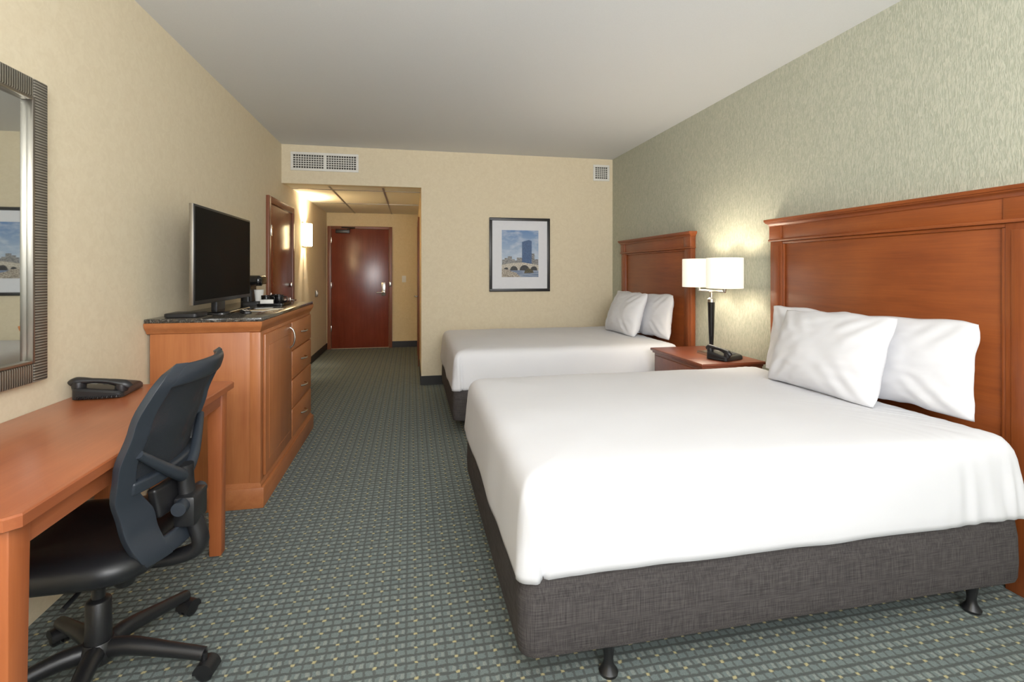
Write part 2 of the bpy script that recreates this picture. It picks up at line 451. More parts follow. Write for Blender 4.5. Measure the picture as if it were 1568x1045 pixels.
# mirror on left wall
e = empty('wall_mirror', (XL, 1.7, 1.48))
y0, y1, z0, z1, fw = 1.18, 2.228, 0.915, 2.045, 0.072
mx0, mx1 = XL, XL + 0.032
box('frame_far', mx0, mx1, y1 - fw, y1, z0, z1, M_rib_z, 0.006, e)
box('frame_near', mx0, mx1, y0, y0 + fw, z0, z1, M_rib_z, 0.006, e)
box('frame_top', mx0, mx1 - 0.001, y0 + fw, y1 - fw, z1 - fw, z1, M_rib_y, 0.006, e)
box('frame_bottom', mx0, mx1 - 0.001, y0 + fw, y1 - fw, z0, z0 + fw, M_rib_y, 0.006, e)
box('lip_far', mx0 + .01, mx1 + 0.003, y1 - fw - 0.012, y1 - fw, z0 + fw, z1 - fw, M_pewter, 0.003, e)
box('lip_top', mx0 + .01, mx1 + 0.003, y0 + fw, y1 - fw - .012, z1 - fw - 0.012, z1 - fw, M_pewter, 0.003, e)
box('lip_bottom', mx0 + .01, mx1 + 0.003, y0 + fw, y1 - fw - .012, z0 + fw, z0 + fw + 0.012, M_pewter, 0.003, e)
box('glass', mx0, mx0 + 0.014, y0 + fw, y1 - fw, z0 + fw, z1 - fw, M_glass_mirror, 0, e)

# wall sconce
e = empty('wall_sconce', (XL, 7.0, 1.8))
M_glow = NM('sconce_glass', 0.5); M_glow.color(srgb(255, 240, 210)); M_glow.b.inputs['Emission Color'].default_value = srgb(255, 224, 166); M_glow.b.inputs['Emission Strength'].default_value = 18.0; M_glow = M_glow.m
loops = []
for z in (1.66, 1.665, 1.95, 1.955):
    i_ = 0.003 if z in (1.66, 1.955) else 0
    loops.append([Vector((XL + 0.012 + (0.10 - i_) * math.sin(math.pi * j / 20), 7.0 - (0.105 - i_) * math.cos(math.pi * j / 20), z)) for j in range(21)])
loft('glass_shade', loops, M_glow, e, False, False, closed=False)
box('back_plate', XL, XL + 0.012, 6.90, 7.10, 1.64, 1.975, M_chrome, 0.003, e)
box('bottom_rail', XL + .012, XL + 0.115, 6.985, 7.015, 1.648, 1.66, M_chrome, 0.002, e)

# ------------------------------------------------------------------ beds
def bed(name, y0):
    y1 = y0 + 1.53; x0, x1 = 0.330, 2.33
    cx, cy = (x0 + x1) / 2, (y0 + y1) / 2
    e = empty(name, (cx, cy, 0))
    lv = [(0.125, 0.02), (0.13, 0.004), (0.145, 0), (0.20, -0.002), (0.30, 0.0), (0.40, 0.01)]
    loops = []
    for z, i in lv:
        L = rrect(cx, cy, (x1 - x0) / 2 - i, (y1 - y0) / 2 - i, 0.055, z, 8, 30)
        for p in L:
            p.z += 0.006 * noise.noise(Vector((p.x * 2, p.y * 2, 1))) if z < 0.2 else 0
        loops.append(L)
    loft('box_spring', loops, M_char, e)
    lv = [(0.372, 0.012), (0.378, -0.010), (0.40, -0.013), (0.44, -0.010), (0.48, -0.007), (0.52, -0.004), (0.56, 0.0), (0.60, 0.004), (0.628, 0.010),
          (0.650, 0.020), (0.667, 0.034), (0.678, 0.052), (0.685, 0.075), (0.689, 0.105), (0.692, 0.15), (0.695, 0.21), (0.698, 0.28), (0.700, 0.36), (0.702, 0.45), (0.703, 0.55), (0.704, 0.65), (0.704, 0.74)]
    loops = []
    for z, i in lv:
        L = rrect(cx, cy, (x1 - x0) / 2 - i, (y1 - y0) / 2 - i, max(0.050 - i * 0.3, 0.012), z, 8, 260)
        for p in L:
            q = Vector((p.x, p.y - y0, p.z))
            side = max(0, min(1, (0.67 - z) / 0.2))
            a = noise.noise(Vector((q.x * 2.3, q.y * 2.3, 0.3 + z))) * 0.010
            b = noise.noise(Vector((q.x * 6, q.y * 6, z * 2))) * 0.004
            head = max(0, (q.x - 1.80) / 0.53)
            c_ = noise.noise(Vector((q.x * 24, q.y * 24, z * 3))) * 0.016 * head
            foot = max(0, 1 - abs(q.x - x0) / 0.16)
            crease = 0.0
            if (q.y < 0.04 or q.y > 1.49) and z < 0.65:
                xx = q.x - (x0 + 0.072 - 0.06 * (z - 0.38))
                crease = -0.014 * math.exp(-(xx / 0.009) ** 2) + 0.009 * math.exp(-((xx + 0.022) / 0.014) ** 2)
                # soft diagonal pull lines from the tucked corner
                crease += 0.003 * math.sin((q.x - x0) * 34 + z * 22) * math.exp(-(q.x - x0) / 0.25)
            n = Vector((p.x - cx, p.y - cy, 0))
            dx = abs(p.x - cx) - ((x1 - x0) / 2 - 0.2); dy = abs(p.y - cy) - ((y1 - y0) / 2 - 0.2)
            nn = Vector((math.copysign(1, n.x) if dx > dy else 0, math.copysign(1, n.y) if dy >= dx else 0, 0))
            p += nn * (side * (a + b + c_) + min(1, side * 2) * crease)
            if z > 0.60: p.z += (a * 0.7 + b * 0.6 + c_ * 0.4)
            if z < 0.42: p.z += 0.010 * noise.noise(Vector((q.x * 3, q.y * 3, 7))) - 0.012 * foot
        loops.append(L)
    loft('mattress_cover', loops, M_linen, e, ang=180)
    for lx, lys in ((x0 + 0.31, (y0 + 0.06, y1 - 0.06)), ((x0 + x1) / 2 + 0.1, (cy,)), (x1 - 0.18, (y0 + 0.06, y1 - 0.06))):
        for ly in lys:
            lathe('leg', [(0.030, 0.0), (0.032, 0.01), (0.018, 0.03), (0.015, 0.05), (0.020, 0.09), (0.028, 0.128)], lx, ly, M_blk, e, 20)
    box('frame_rail', x0 + 0.06, x1 - 0.05, y0 + 0.05, y1 - 0.05, 0.105, 0.125, M_blk, 0.004, e)
    # headboard
    h0, h1 = y0 + 0.035, y0 + 1.525
    xb = XR - 0.004
    fx = 2.437
    box('headboard_panel', fx + 0.016, xb, h0 + 0.09, h1 - 0.09, 0.05, 1.53, M_cherry_y, 0.002, e)
    for a, b in ((h0, h0 + 0.105), (h1 - 0.105, h1)):
        box('headboard_post', fx, xb, a, b, 0.0, 1.53, M_cherry_z, 0.003, e)
        box('post_reed', fx - 0.005, fx, a + 0.024, b - 0.024, 0.05, 1.50, M_cherry_z, 0.002, e)
        box('post_block', fx - 0.008, xb, a - 0.003, b + 0.003, 1.545, 1.635, M_cherry_y, 0.003, e)
    for a, b in ((h0 + 0.105, h0 + 0.122), (h1 - 0.122, h1 - 0.105)):
        box('panel_bead', fx + 0.004, fx + 0.018, a, b, 0.3, 1.512, M_cherry_z, 0.005, e)
    box('panel_bead_top', fx + 0.004, fx + 0.018, h0 + 0.105, h1 - 0.105, 1.512, 1.53, M_cherry_y, 0.005, e)
    box('astragal', fx - 0.013, xb, h0 - 0.010, h1 + 0.010, 1.530, 1.546, M_cherry_y, 0.005, e)
    box('frieze', fx, xb, h0, h1, 1.545, 1.635, M_cherry_y, 0.002, e)
    prof = [(0.0, 1.632), (0.006, 1.636), (0.010, 1.646), (0.018, 1.654), (0.026, 1.658), (0.027, 1.664), (0.032, 1.666), (0.034, 1.680), (0.031, 1.683)]
    loops = []
    for o_, z in prof:
        loops.append([Vector((fx - o_, h0 - o_ * .8, z)), Vector((fx - o_, h1 + o_ * .8, z)), Vector((xb, h1 + o_ * .8, z)), Vector((xb, h0 - o_ * .8, z))])
    loft('crown', loops, M_cherry_y, e, ang=25)
    def pillow(cy_, xb_, lean, zb, w=0.68, h=0.47, t=0.17, seed=0, roll=0.0):
        N = 48; vs = []; fs = []
        idx = {}
        for sside in (1, -1):
            for i in range(N + 1):
                for j in range(N + 1):
                    u_ = -1 + 2 * i / N; v_ = -1 + 2 * j / N
                    edge = (i in (0, N) or j in (0, N))
                    if edge and sside == -1:
                        idx[(sside, i, j)] = idx[(1, i, j)]; continue
                    px = w / 2 * u_ * (1 - 0.06 * (1 - v_ * v_)); py = h / 2 * v_ * (1 - 0.07 * (1 - u_ * u_))
                    cr = max(0, abs(u_) + abs(v_) - 1.78) / 0.22
                    px *= 1 - 0.025 * cr; py *= 1 - 0.04 * cr
                    th = t / 2 * (max(0, (1 - abs(u_) ** 2.8)) ** 0.58) * (max(0, (1 - abs(v_) ** 2.6)) ** 0.58)
                    th *= (1.0 - 0.20 * v_)
                    m_ = max(abs(u_), abs(v_))
                    fade = (1 - m_ ** 6)
                    wr = noise.noise(Vector((u_ * 1.6 + seed, v_ * 1.3, sside * 2))) * 0.012
                    wr += noise.noise(Vector((u_ * 3.0 + v_ * 2.2 + seed, v_ * 5.5 - u_ * 2.0, sside * 4))) * 0.0055
                    corner = (abs(u_) * abs(v_)) ** 1.3
                    wr += math.sin((u_ * math.copysign(1, v_) * 1.2 - v_ * math.copysign(1, u_) * 0.8) * 15 + seed) * 0.005 * corner * (1 - corner) * 4
                    wr += noise.noise(Vector((u_ * 11 + seed, v_ * 11, 3))) * 0.005 * (m_ ** 5)
                    zz = sside * th + wr * fade + 0.008 * noise.noise(Vector((u_ * 1.2, v_ * 1.2, seed + 5)))
                    py -= 0.016 * (u_ * u_) * (1 if v_ > 0 else 0) * v_
                    py += 0.014 * noise.noise(Vector((u_ * 2.5, seed, v_))) * abs(v_)
                    px += 0.010 * noise.noise(Vector((seed, v_ * 2.5, u_))) * abs(u_)
                    idx[(sside, i, j)] = len(vs); vs.append(Vector((px, py, zz)))
        for sside in (1, -1):
            for i in range(N):
                for j in range(N):
                    q = [idx[(sside, i, j)], idx[(sside, i + 1, j)], idx[(sside, i + 1, j + 1)], idx[(sside, i, j + 1)]]
                    fs.append(q if sside > 0 else q[::-1])
        c_, s_ = math.cos(roll), math.sin(roll)
        up = Vector((math.sin(lean), 0, math.cos(lean))); out = Vector((-math.cos(lean), 0, math.sin(lean))); al = Vector((0, -1, 0))
        base = Vector((xb_, cy_, zb)) + up * (h / 2 * 0.97)
        W = []
        for p in vs:
            a_, b_ = p.x * c_ - p.y * s_, p.x * s_ + p.y * c_
            W.append(base + al * a_ + up * b_ + out * p.z)
        for p in W:
            if p.z < 0.702: p.z = 0.702 + (p.z - 0.702) * 0.12
        return mesh('pillow', W, fs, M_linen, e, True, 180)
    pillow(y0 + 0.49, 2.285, 0.14, 0.69, 0.68, 0.44, 0.17, 1.0, 0.04)
    pillow(y0 + 1.00, 2.25, 0.14, 0.69, 0.68, 0.44, 0.15, 4.0, -0.02)
    pillow(y0 + 0.75, 2.06, 0.36, 0.69, 0.70, 0.47, 0.20, 7.3, 0.03)
    return e
bed('double_bed', 1.485)
bed('double_bed', 3.97)

# ------------------------------------------------------------------ nightstand
e = empty('nightstand', (2.2, 3.45, 0))
nx0, nx1, ny0, ny1 = 1.96, 2.45, 3.085, 3.82
box('carcass', nx0 + 0.02, nx1, ny0 + 0.02, ny1 - 0.02, 0.08, 0.655, M_ns, 0.004, e)
box('plinth', nx0 + 0.01, nx1, ny0 + 0.01, ny1 - 0.01, 0.0, 0.09, M_ns, 0.004, e)
box('top', nx0 - 0.005, nx1 + 0.005, ny0 - 0.01, ny1 + 0.01, 0.668, 0.69, M_ns, 0.006, e)
box('top_moulding', nx0 + 0.006, nx1, ny0 + 0.006, ny1 - 0.006, 0.652, 0.668, M_ns, 0.006, e)
for i, (a, b) in enumerate(((0.47, 0.635), (0.29, 0.455), (0.11, 0.275))):
    box('drawer_%d' % (i + 1), nx0 + 0.008, nx0 + 0.021, ny0 + 0.05, ny1 - 0.05, a, b, M_ns, 0.004, e)
    tube('pull_%d' % (i + 1), [(nx0 + 0.008, 3.40, (a + b) / 2), (nx0 - 0.014, 3.41, (a + b) / 2), (nx0 - 0.014, 3.49, (a + b) / 2), (nx0 + 0.008, 3.50, (a + b) / 2)], 0.005, M_chrome, e, 8)

# lamp
lx, ly, lz = 2.26, 3.43, 0.69
e = empty('table_lamp', (lx, ly, lz))
slab('base', lx, ly, 0.16, 0.16, [(lz, 0.0), (lz + 0.014, 0.0), (lz + 0.018, 0.006), (lz + 0.022, 0.05)], 0.02, M_chrome, e)
lathe('foot', [(0.024, lz + 0.02), (0.024, lz + 0.05), (0.020, lz + 0.055)], lx, ly, M_chrome, e, 28)
lathe('column', [(0.015, lz + 0.055), (0.020, lz + 0.16), (0.026, lz + 0.38), (0.027, lz + 0.40)], lx, ly, M_blk_gloss, e, 28)
lathe('neck', [(0.030, lz + 0.40), (0.030, lz + 0.425), (0.014, lz + 0.435), (0.014, lz + 0.475), (0.02, lz + 0.48)], lx, ly, M_chrome, e, 28)
tube('arm_bar', [(lx, ly - 0.17, lz + 0.485), (lx, ly + 0.17, lz + 0.485)], 0.009, M_chrome, e, 12, False)
M_shade = NM('lamp_shade_fabric', 0.8); M_shade.color(srgb(250, 244, 232)); M_shade.b.inputs['Emission Color'].default_value = srgb(255, 242, 220); M_shade.b.inputs['Emission Strength'].default_value = 0.6
M_shade = M_shade.m
for dy in (-0.165, 0.165):
    lathe('socket', [(0.012, lz + 0.485), (0.016, lz + 0.50), (0.018, lz + 0.56), (0.018, lz + 0.57)], lx, ly + dy, M_chrome, e, 16)
    seg = 48
    R = 0.128; z0_, z1_ = lz + 0.512, lz + 0.735
    rings = [(R, z0_), (R, z1_), (R - 0.003, z1_), (R - 0.003, z0_)]
    loops = [[Vector((lx + r * math.cos(2 * math.pi * i / seg), ly + dy + r * math.sin(2 * math.pi * i / seg), z)) for i in range(seg)] for r, z in rings]
    loops.append(loops[0])
    loft('shade', loops, M_shade, e, False, False)
    tube('spider', [(lx - R + .003, ly + dy, z1_ - 0.03), (lx + R - .003, ly + dy, z1_ - 0.03)], 0.002, M_chrome, e, 6, False)
    L = bpy.data.lights.new('bulb_light', 'POINT'); L.energy = 7.5; L.color = (1.0, 0.90, 0.76); L.shadow_soft_size = 0.03
    o = newobj('bulb_light', L, e); o.location = (lx, ly + dy, lz + 0.635)

# telephones
M_keys = plain('phone_keys', srgb(90, 90, 92), 0.5); M_lab = plain('phone_label', srgb(160, 160, 158), 0.5)
def phone(name, cx, cy, z, ang, sc=1.0, fl=0.8):
    e = empty(name, (cx, cy, z))
    R = Matrix.Translation((cx, cy, z)) @ Matrix.Rotation(ang, 4, 'Z') @ Matrix.Diagonal((sc, sc, sc * fl, 1))
    def add(o):
        for v_ in o.data.vertices: v_.co = R @ v_.co
        o.data.update()
    loops = []
    for zt, i in ((0.0, 0.006), (0.004, 0.0), (0.024, 0.0), (0.034, 0.006), (0.038, 0.016)):
        L_ = rrect(0, 0, 0.115 - i, 0.095 - i, 0.022, zt, 6, 6)
        for p in L_:
            if zt > 0.01: p.z += (p.y + 0.095) * 0.16
        loops.append(L_)
    add(loft('body', loops, M_blk, e, ang=30))
    hs = [(-0.075, -0.108, 0.048), (-0.078, -0.085, 0.068), (-0.078, -0.03, 0.086), (-0.078, 0.03, 0.094), (-0.075, 0.085, 0.094), (-0.075, 0.108, 0.080)]
    add(tube('handset', hs, [0.018, 0.024, 0.014, 0.014, 0.024, 0.019], M_blk, e, 14))
    add(lathe('earpiece', [(0.024, 0.030), (0.027, 0.05), (0.025, 0.070)], -0.077, -0.080, M_blk, e, 20))
    add(lathe('mouthpiece', [(0.024, 0.050), (0.027, 0.070), (0.025, 0.09)], -0.075, 0.080, M_blk, e, 20))
    vs = []; fs = []
    for r_ in range(4):
        for c_ in range(3):
            q = len(vs); a_ = 0.0 + c_ * 0.026 - 0.012; b_ = -0.06 + r_ * 0.022
            for dz in (0.0, 0.006):
                for (s1, s2) in ((0, 0), (0.018, 0), (0.018, 0.013), (0, 0.013)):
                    vs.append(Vector((a_ + s1, b_ + s2, 0.0378 + (b_ + s2 + 0.095) * 0.16 + dz)))
            fs += [(q, q + 1, q + 2, q + 3), (q + 4, q + 5, q + 6, q + 7), (q, q + 1, q + 5, q + 4), (q + 1, q + 2, q + 6, q + 5), (q + 2, q + 3, q + 7, q + 6), (q + 3, q, q + 4, q + 7)]
    add(mesh('keypad', vs, fs, M_keys, e, False))
    vs = [Vector((-0.02, 0.04, 0.0385 + 0.135 * 0.16)), Vector((0.09, 0.04, 0.0385 + 0.135 * 0.16)), Vector((0.09, 0.075, 0.0385 + 0.17 * 0.16)), Vector((-0.02, 0.075, 0.0385 + 0.17 * 0.16))]
    add(mesh('label', vs, [(0, 1, 2, 3)], M_lab, e, False))
    pts = []
    for i in range(90):
        t = i / 89; pts.append((-0.122 - 0.008 * math.sin(t * math.pi) + 0.006 * math.cos(i * 1.4), -0.09 + 0.16 * t, 0.013 + 0.006 * math.sin(i * 1.4)))
    add(tube('cord', pts, 0.0022, M_blk, e, 6, False))
    return e
phone('telephone', 2.225, 3.215, 0.691, math.radians(20), 0.88, 1.0)

# ------------------------------------------------------------------ dresser
e = empty('dresser', (-1.1, 3.73, 0))
dx1, dy0, dy1 = -0.835, 3.02, 4.44
box('carcass', XL + 0.015, dx1, dy0, dy1, 0.08, 1.01, M_dr_z, 0.004, e)
box('plinth', XL + 0.005, dx1 + 0.026, dy0 - 0.018, dy1 + 0.018, 0.0, 0.115, M_dr_y, 0.005, e)
loops = []
for o_, z in ((0.012, 0.115), (0.010, 0.125), (0.003, 0.135), (0.0, 0.14)):
    loops.append([Vector((dx1 + o_, dy0 - o_, z)), Vector((dx1 + o_, dy1 + o_, z)), Vector((XL + 0.006, dy1 + o_, z)), Vector((XL + 0.006, dy0 - o_, z))])
loft('plinth_cap', loops, M_dr_y, e, ang=20)
loops = []
for o_, z in ((0.0, 0.985), (0.006, 0.99), (0.009, 1.00), (0.016, 1.012), (0.021, 1.022), (0.023, 1.030), (0.025, 1.046), (0.023, 1.048)):
    loops.append([Vector((dx1 + o_, dy0 - o_ * 1.7, z)), Vector((dx1 + o_, dy1 + o_, z)), Vector((XL + 0.004, dy1 + o_, z)), Vector((XL + 0.004, dy0 - o_ * 1.7, z))])
loft('top_moulding', loops, M_dr_y, e, ang=20)
box('granite_top', XL + 0.004, dx1 + 0.020, dy0 - 0.038, dy1 + 0.020, 1.048, 1.070, M_granite, 0.004, e)
box('corner_stile', dx1 - 0.05, dx1 + 0.006, dy0 - 0.006, dy0 + 0.045, 0.14, 0.985, M_dr_z, 0.003, e)
def panel(n_, a, b, z0_, z1_, m):
    box(n_, dx1 + 0.0, dx1 + 0.016, a, b, z0_, z1_, m, 0.004, e)
panel('door_leaf', dy0 + 0.06, 3.715, 0.155, 0.965, M_dr_z)
box('door_field', dx1 + 0.012, dx1 + 0.019, dy0 + 0.13, 3.645, 0.225, 0.895, M_dr_z, 0.006, e)
M_pull = M_chrome
def bow(n_, y_a, y_b, z_a, z_b, x=dx1 + 0.016):
    m_ = ((y_a + y_b) / 2, (z_a + z_b) / 2)
    tube(n_, [(x, y_a, z_a), (x + 0.022, y_a * .85 + y_b * .15, z_a * .85 + z_b * .15), (x + 0.032, m_[0], m_[1]), (x + 0.022, y_a * .15 + y_b * .85, z_a * .15 + z_b * .85), (x, y_b, z_b)], 0.006, M_pull, e, 10)
bow('door_handle', 3.66, 3.66, 0.80, 0.94)
for i in range(4):
    a = 0.155 + i * 0.2055
    panel('drawer_%d' % (i + 1), 3.735, 4.40, a, a + 0.195, M_dr_y)
    bow('drawer_pull_%d' % (i + 1), 4.005, 4.135, a + 0.10, a + 0.10)

# television
e = empty('television', (-1.2, 3.46, 1.07))
ty0, ty1, tz0, tz1 = 3.0, 3.965, 1.140, 1.700
sx = -1.160
box('bezel', sx - 0.022, sx, ty0, ty1, tz0, tz1, M_blk, 0.005, e)
box('rear_housing', sx - 0.07, sx - 0.02, ty0 + 0.15, ty1 - 0.15, tz0 + 0.05, tz1 - 0.18, M_blk, 0.02, e)
box('screen', sx - 0.001, sx + 0.0015, ty0 + 0.014, ty1 - 0.014, tz0 + 0.024, tz1 - 0.014, M_screen, 0, e)
box('silver_edge', sx - 0.024, sx - 0.004, ty0 - 0.003, ty0 + 0.002, tz0, tz1, M_pewter, 0.001, e)
box('neck', sx - 0.06, sx - 0.025, 3.40, 3.54, 1.082, 1.20, M_blk, 0.005, e)
slab('base', sx - 0.03, 3.47, 0.24, 0.46, [(1.070, 0.0), (1.078, 0.0), (1.084, 0.006), (1.086, 0.03)], 0.05, M_blk_gloss, e)

# small items on dresser
T = 1.070
e = empty('cable_box', (-1.25, 3.12, T))
slab('case', -1.25, 3.13, 0.17, 0.16, [(T + 0.002, 0.003), (T + 0.004, 0), (T + 0.020, 0), (T + 0.024, 0.006)], 0.02, M_blk, e)
slab('feet', -1.25, 3.13, 0.12, 0.12, [(T, 0), (T + 0.003, 0)], 0.02, M_blk, e)
e = empty('remote_control', (-1.0, 3.35, T))
o = slab('body', 0, 0, 0.045, 0.18, [(0.0, 0.004), (0.003, 0), (0.012, 0), (0.017, 0.005)], 0.014, M_blk, e)
Rm = Matrix.Translation((-1.0, 3.33, T)) @ Matrix.Rotation(math.radians(25), 4, 'Z')
for v_ in o.data.vertices: v_.co = Rm @ v_.co
for i in range(5):
    for j in range(2):
        o = box('button', -0.014 + j * 0.017, -0.003 + j * 0.017, -0.06 + i * 0.024, -0.048 + i * 0.024, 0.0165, 0.019, M_pewter, 0.001, e)
        for v_ in o.data.vertices: v_.co = Rm @ v_.co
e = empty('brochure', (-0.95, 3.56, T))
o = box('card', -0.06, 0.06, -0.11, 0.11, 0.0, 0.004, plain('brochure_paper', srgb(230, 224, 206), 0.5), 0.001, e)
o2 = box('cover_band', -0.058, 0.058, -0.10, -0.03, 0.004, 0.0048, plain('brochure_gold', srgb(168, 128, 66), 0.5), 0, e)
Rm = Matrix.Translation((-0.95, 3.56, T)) @ Matrix.Rotation(math.radians(-20), 4, 'Z')
for q in (o, o2):
    for v_ in q.data.vertices: v_.co = Rm @ v_.co
e = empty('coffee_maker', (-1.20, 4.2, T))
slab('base', -1.20, 4.20, 0.15, 0.20, [(T, 0), (T + 0.02, 0), (T + 0.025, 0.005)], 0.03, M_blk, e)
slab('tower', -1.24, 4.20, 0.07, 0.18, [(T + 0.02, 0), (T + 0.21, 0), (T + 0.215, 0.005)], 0.02, M_blk, e)
slab('head', -1.20, 4.20, 0.15, 0.18, [(T + 0.155, 0.004), (T + 0.16, 0), (T + 0.205, 0), (T + 0.22, 0.012), (T + 0.225, 0.03)], 0.03, M_blk_gloss, e)
lathe('nozzle', [(0.02, T + 0.142), (0.026, T + 0.156)], -1.165, 4.20, M_chrome, e, 20)
lathe('paper_cup', [(0.026, T + 0.025), (0.036, T + 0.110), (0.038, T + 0.113), (0.034, T + 0.113)], -1.165, 4.20, M_white, e, 28)
e = empty('coffee_tray', (-1.03, 4.14, T))
slab('tray', -1.03, 4.12, 0.19, 0.28, [(T, 0.004), (T + 0.002, 0), (T + 0.016, 0), (T + 0.016, 0.006), (T + 0.006, 0.008)], 0.02, M_blk_gloss, e)
for i, (a, b) in enumerate(((-1.07, 4.04), (-0.99, 4.08), (-1.04, 4.19))):
    lathe('mug_%d' % (i + 1), [(0.028, T + 0.006), (0.034, T + 0.03), (0.036, T + 0.075), (0.033, T + 0.075), (0.030, T + 0.02)], a, b, M_blk_gloss, e, 28, False)
    tube('mug_handle', [(a + 0.033, b, T + 0.062), (a + 0.055, b, T + 0.058), (a + 0.055, b, T + 0.032), (a + 0.033, b, T + 0.026)], 0.004, M_blk_gloss, e, 8)
box('sugar_packets', -1.10, -1.01, 3.99, 4.01, T + 0.006, T + 0.045, M_white, 0.002, e)

# ------------------------------------------------------------------ desk
e = empty('writing_desk', (-1.12, 1.93, 0))
DZ = 0.800; kx0, kx1, ky0, ky1 = XL + 0.004, -0.832, 1.255, 2.62
cc = 0.022
def outline(i, z):
    return [Vector((kx0, ky0 + i, z)), Vector((kx1 - cc - i, ky0 + i, z)), Vector((kx1 - i, ky0 + cc + i, z)), Vector((kx1 - i, ky1 - cc - i, z)), Vector((kx1 - cc - i, ky1 - i, z)), Vector((kx0, ky1 - i, z))]
loft('top', [outline(0.006, DZ - 0.034), outline(0.0, DZ - 0.030), outline(0.0, DZ - 0.005), outline(0.003, DZ - 0.001), outline(0.007, DZ)], M_desk_y, e, ang=25)
lx1 = kx1 - 0.028; lw = 0.066
for (a, b) in ((ky0 + 0.025, ky0 + 0.025 + lw), (ky1 - 0.025 - lw, ky1 - 0.025)):
    box('leg_front', lx1 - lw, lx1, a, b, 0.0, DZ - 0.034, M_desk_z, 0.004, e, taper=0.78)
    box('leg_back', kx0 + 0.01, kx0 + 0.01 + lw, a, b, 0.0, DZ - 0.034, M_desk_z, 0.004, e, taper=0.78)
    m_ = (a + b) / 2
    box('end_apron', kx0 + 0.07, lx1 - lw + 0.004, m_ - 0.011, m_ + 0.011, DZ - 0.12, DZ - 0.034, M_desk_y, 0.002, e)
box('front_apron', lx1 - 0.030, lx1 - 0.008, ky0 + 0.08, ky1 - 0.08, DZ - 0.100, DZ - 0.034, M_desk_y, 0.003, e)
box('back_apron', kx0 + 0.02, kx0 + 0.042, ky0 + 0.08, ky1 - 0.08, DZ - 0.20, DZ - 0.034, M_desk_y, 0.003, e)
phone('telephone', -1.278, 2.45, DZ + 0.001, math.radians(95), 0.95, 0.8)

# ------------------------------------------------------------------ office chair
CX, CY = -0.985, 1.83
e = empty('office_chair', (CX, CY, 0))
for i in range(5):
    a = math.radians(-7 + 72 * i)
    dv = Vector((math.cos(a), math.sin(a), 0)); c0 = Vector((CX, CY, 0))
    tube('base_leg_%d' % (i + 1), [c0 + dv * 0.02 + Vector((0, 0, 0.115)), c0 + dv * 0.10 + Vector((0, 0, 0.118)), c0 + dv * 0.22 + Vector((0, 0, 0.098)), c0 + dv * 0.325 + Vector((0, 0, 0.078))], [0.030, 0.027, 0.022, 0.020], M_blk, e, 12)
    c1 = c0 + dv * 0.325
    per = Vector((-dv.y, dv.x, 0))
    lathe('caster_stem', [(0.010, 0.045), (0.010, 0.085)], c1.x, c1.y, M_blk, e, 12)
    for s_ in (-1, 1):
        loops = []
        ctr = c1 + dv * 0.008 + Vector((0, 0, 0.028))
        for off, r_ in ((0.005, 0.020), (0.006, 0.027), (0.020, 0.028), (0.025, 0.022), (0.026, 0.012)):
            loops.append([ctr + per * s_ * off + dv * r_ * math.cos(2 * math.pi * j / 20) + Vector((0, 0, r_ * math.sin(2 * math.pi * j / 20))) for j in range(20)])
        loft('caster_wheel', loops, M_blk, e)
    loops = []
    for off in (-0.028, 0.028):
        loops.append([c1 + dv * 0.008 + Vector((0, 0, 0.028)) + per * off + dv * 0.032 * math.cos(math.pi * j / 10) + Vector((0, 0, 0.033 * math.sin(math.pi * j / 10))) for j in range(11)])
    loft('caster_hood', loops, M_blk, e)
lathe('hub', [(0.045, 0.080), (0.052, 0.09), (0.050, 0.13), (0.040, 0.145)], CX, CY, M_blk, e, 28)
lathe('gas_lift', [(0.036, 0.14), (0.034, 0.27), (0.030, 0.275), (0.018, 0.28), (0.018, 0.38)], CX, CY, M_blk, e, 28)
box('tilt_mechanism', CX - 0.10, CX + 0.12, CY - 0.075, CY + 0.075, 0.365, 0.415, M_blk, 0.012, e)
tube('height_lever', [(CX + 0.02, CY - 0.06, 0.39), (CX + 0.03, CY - 0.16, 0.385), (CX + 0.03, CY - 0.22, 0.38)], 0.007, M_blk, e, 10)
lathe('tension_knob', [(0.026, 0.325), (0.030, 0.335), (0.030, 0.362)], CX + 0.085, CY - 0.02, M_blk, e, 20)
loops = []
for z, i in ((0.412, 0.05), (0.418, 0.02), (0.43, 0.006), (0.455, 0.0), (0.475, 0.006), (0.49, 0.022), (0.498, 0.05), (0.50, 0.10), (0.495, 0.16), (0.49, 0.22)):
    L_ = rrect(CX - 0.02, CY, 0.245 - i, 0.25 - i, 0.11 if i < 0.08 else 0.02, z, 10, 8)
    for p in L_:
        if p.x < CX - 0.17: p.z -= (CX - 0.17 - p.x) * 0.35
        p.z += abs(p.y - CY) ** 2 * 0.25
    loops.append(L_)
loft('seat', loops, M_seat, e, ang=60)
def interp(tab, z):
    for i in range(len(tab) - 1):
        if z <= tab[i + 1][0]:
            t = (z - tab[i][0]) / (tab[i + 1][0] - tab[i][0]); t = max(0, min(1, t)); t = t * t * (3 - 2 * t) * 0.5 + t * 0.5
            return tab[i][1] + (tab[i + 1][1] - tab[i][1]) * t
    return tab[-1][1]
XT = [(0.45, 0.262), (0.56, 0.228), (0.66, 0.218), (0.76, 0.235), (0.88, 0.272), (1.045, 0.340)]
WT = [(0.45, 0.165), (0.475, 0.188), (0.52, 0.202), (0.60, 0.216), (0.70, 0.242), (0.78, 0.252), (0.92, 0.245), (0.99, 0.232), (1.02, 0.212), (1.045, 0.165)]
def bp(s_, z, off=0.0):
    w_ = interp(WT, z)
    x = CX + interp(XT, z) - 0.060 * (s_ * s_) * (0.7 + 0.3 * (w_ / 0.25)) + off
    return Vector((x, CY + s_ * w_, z))
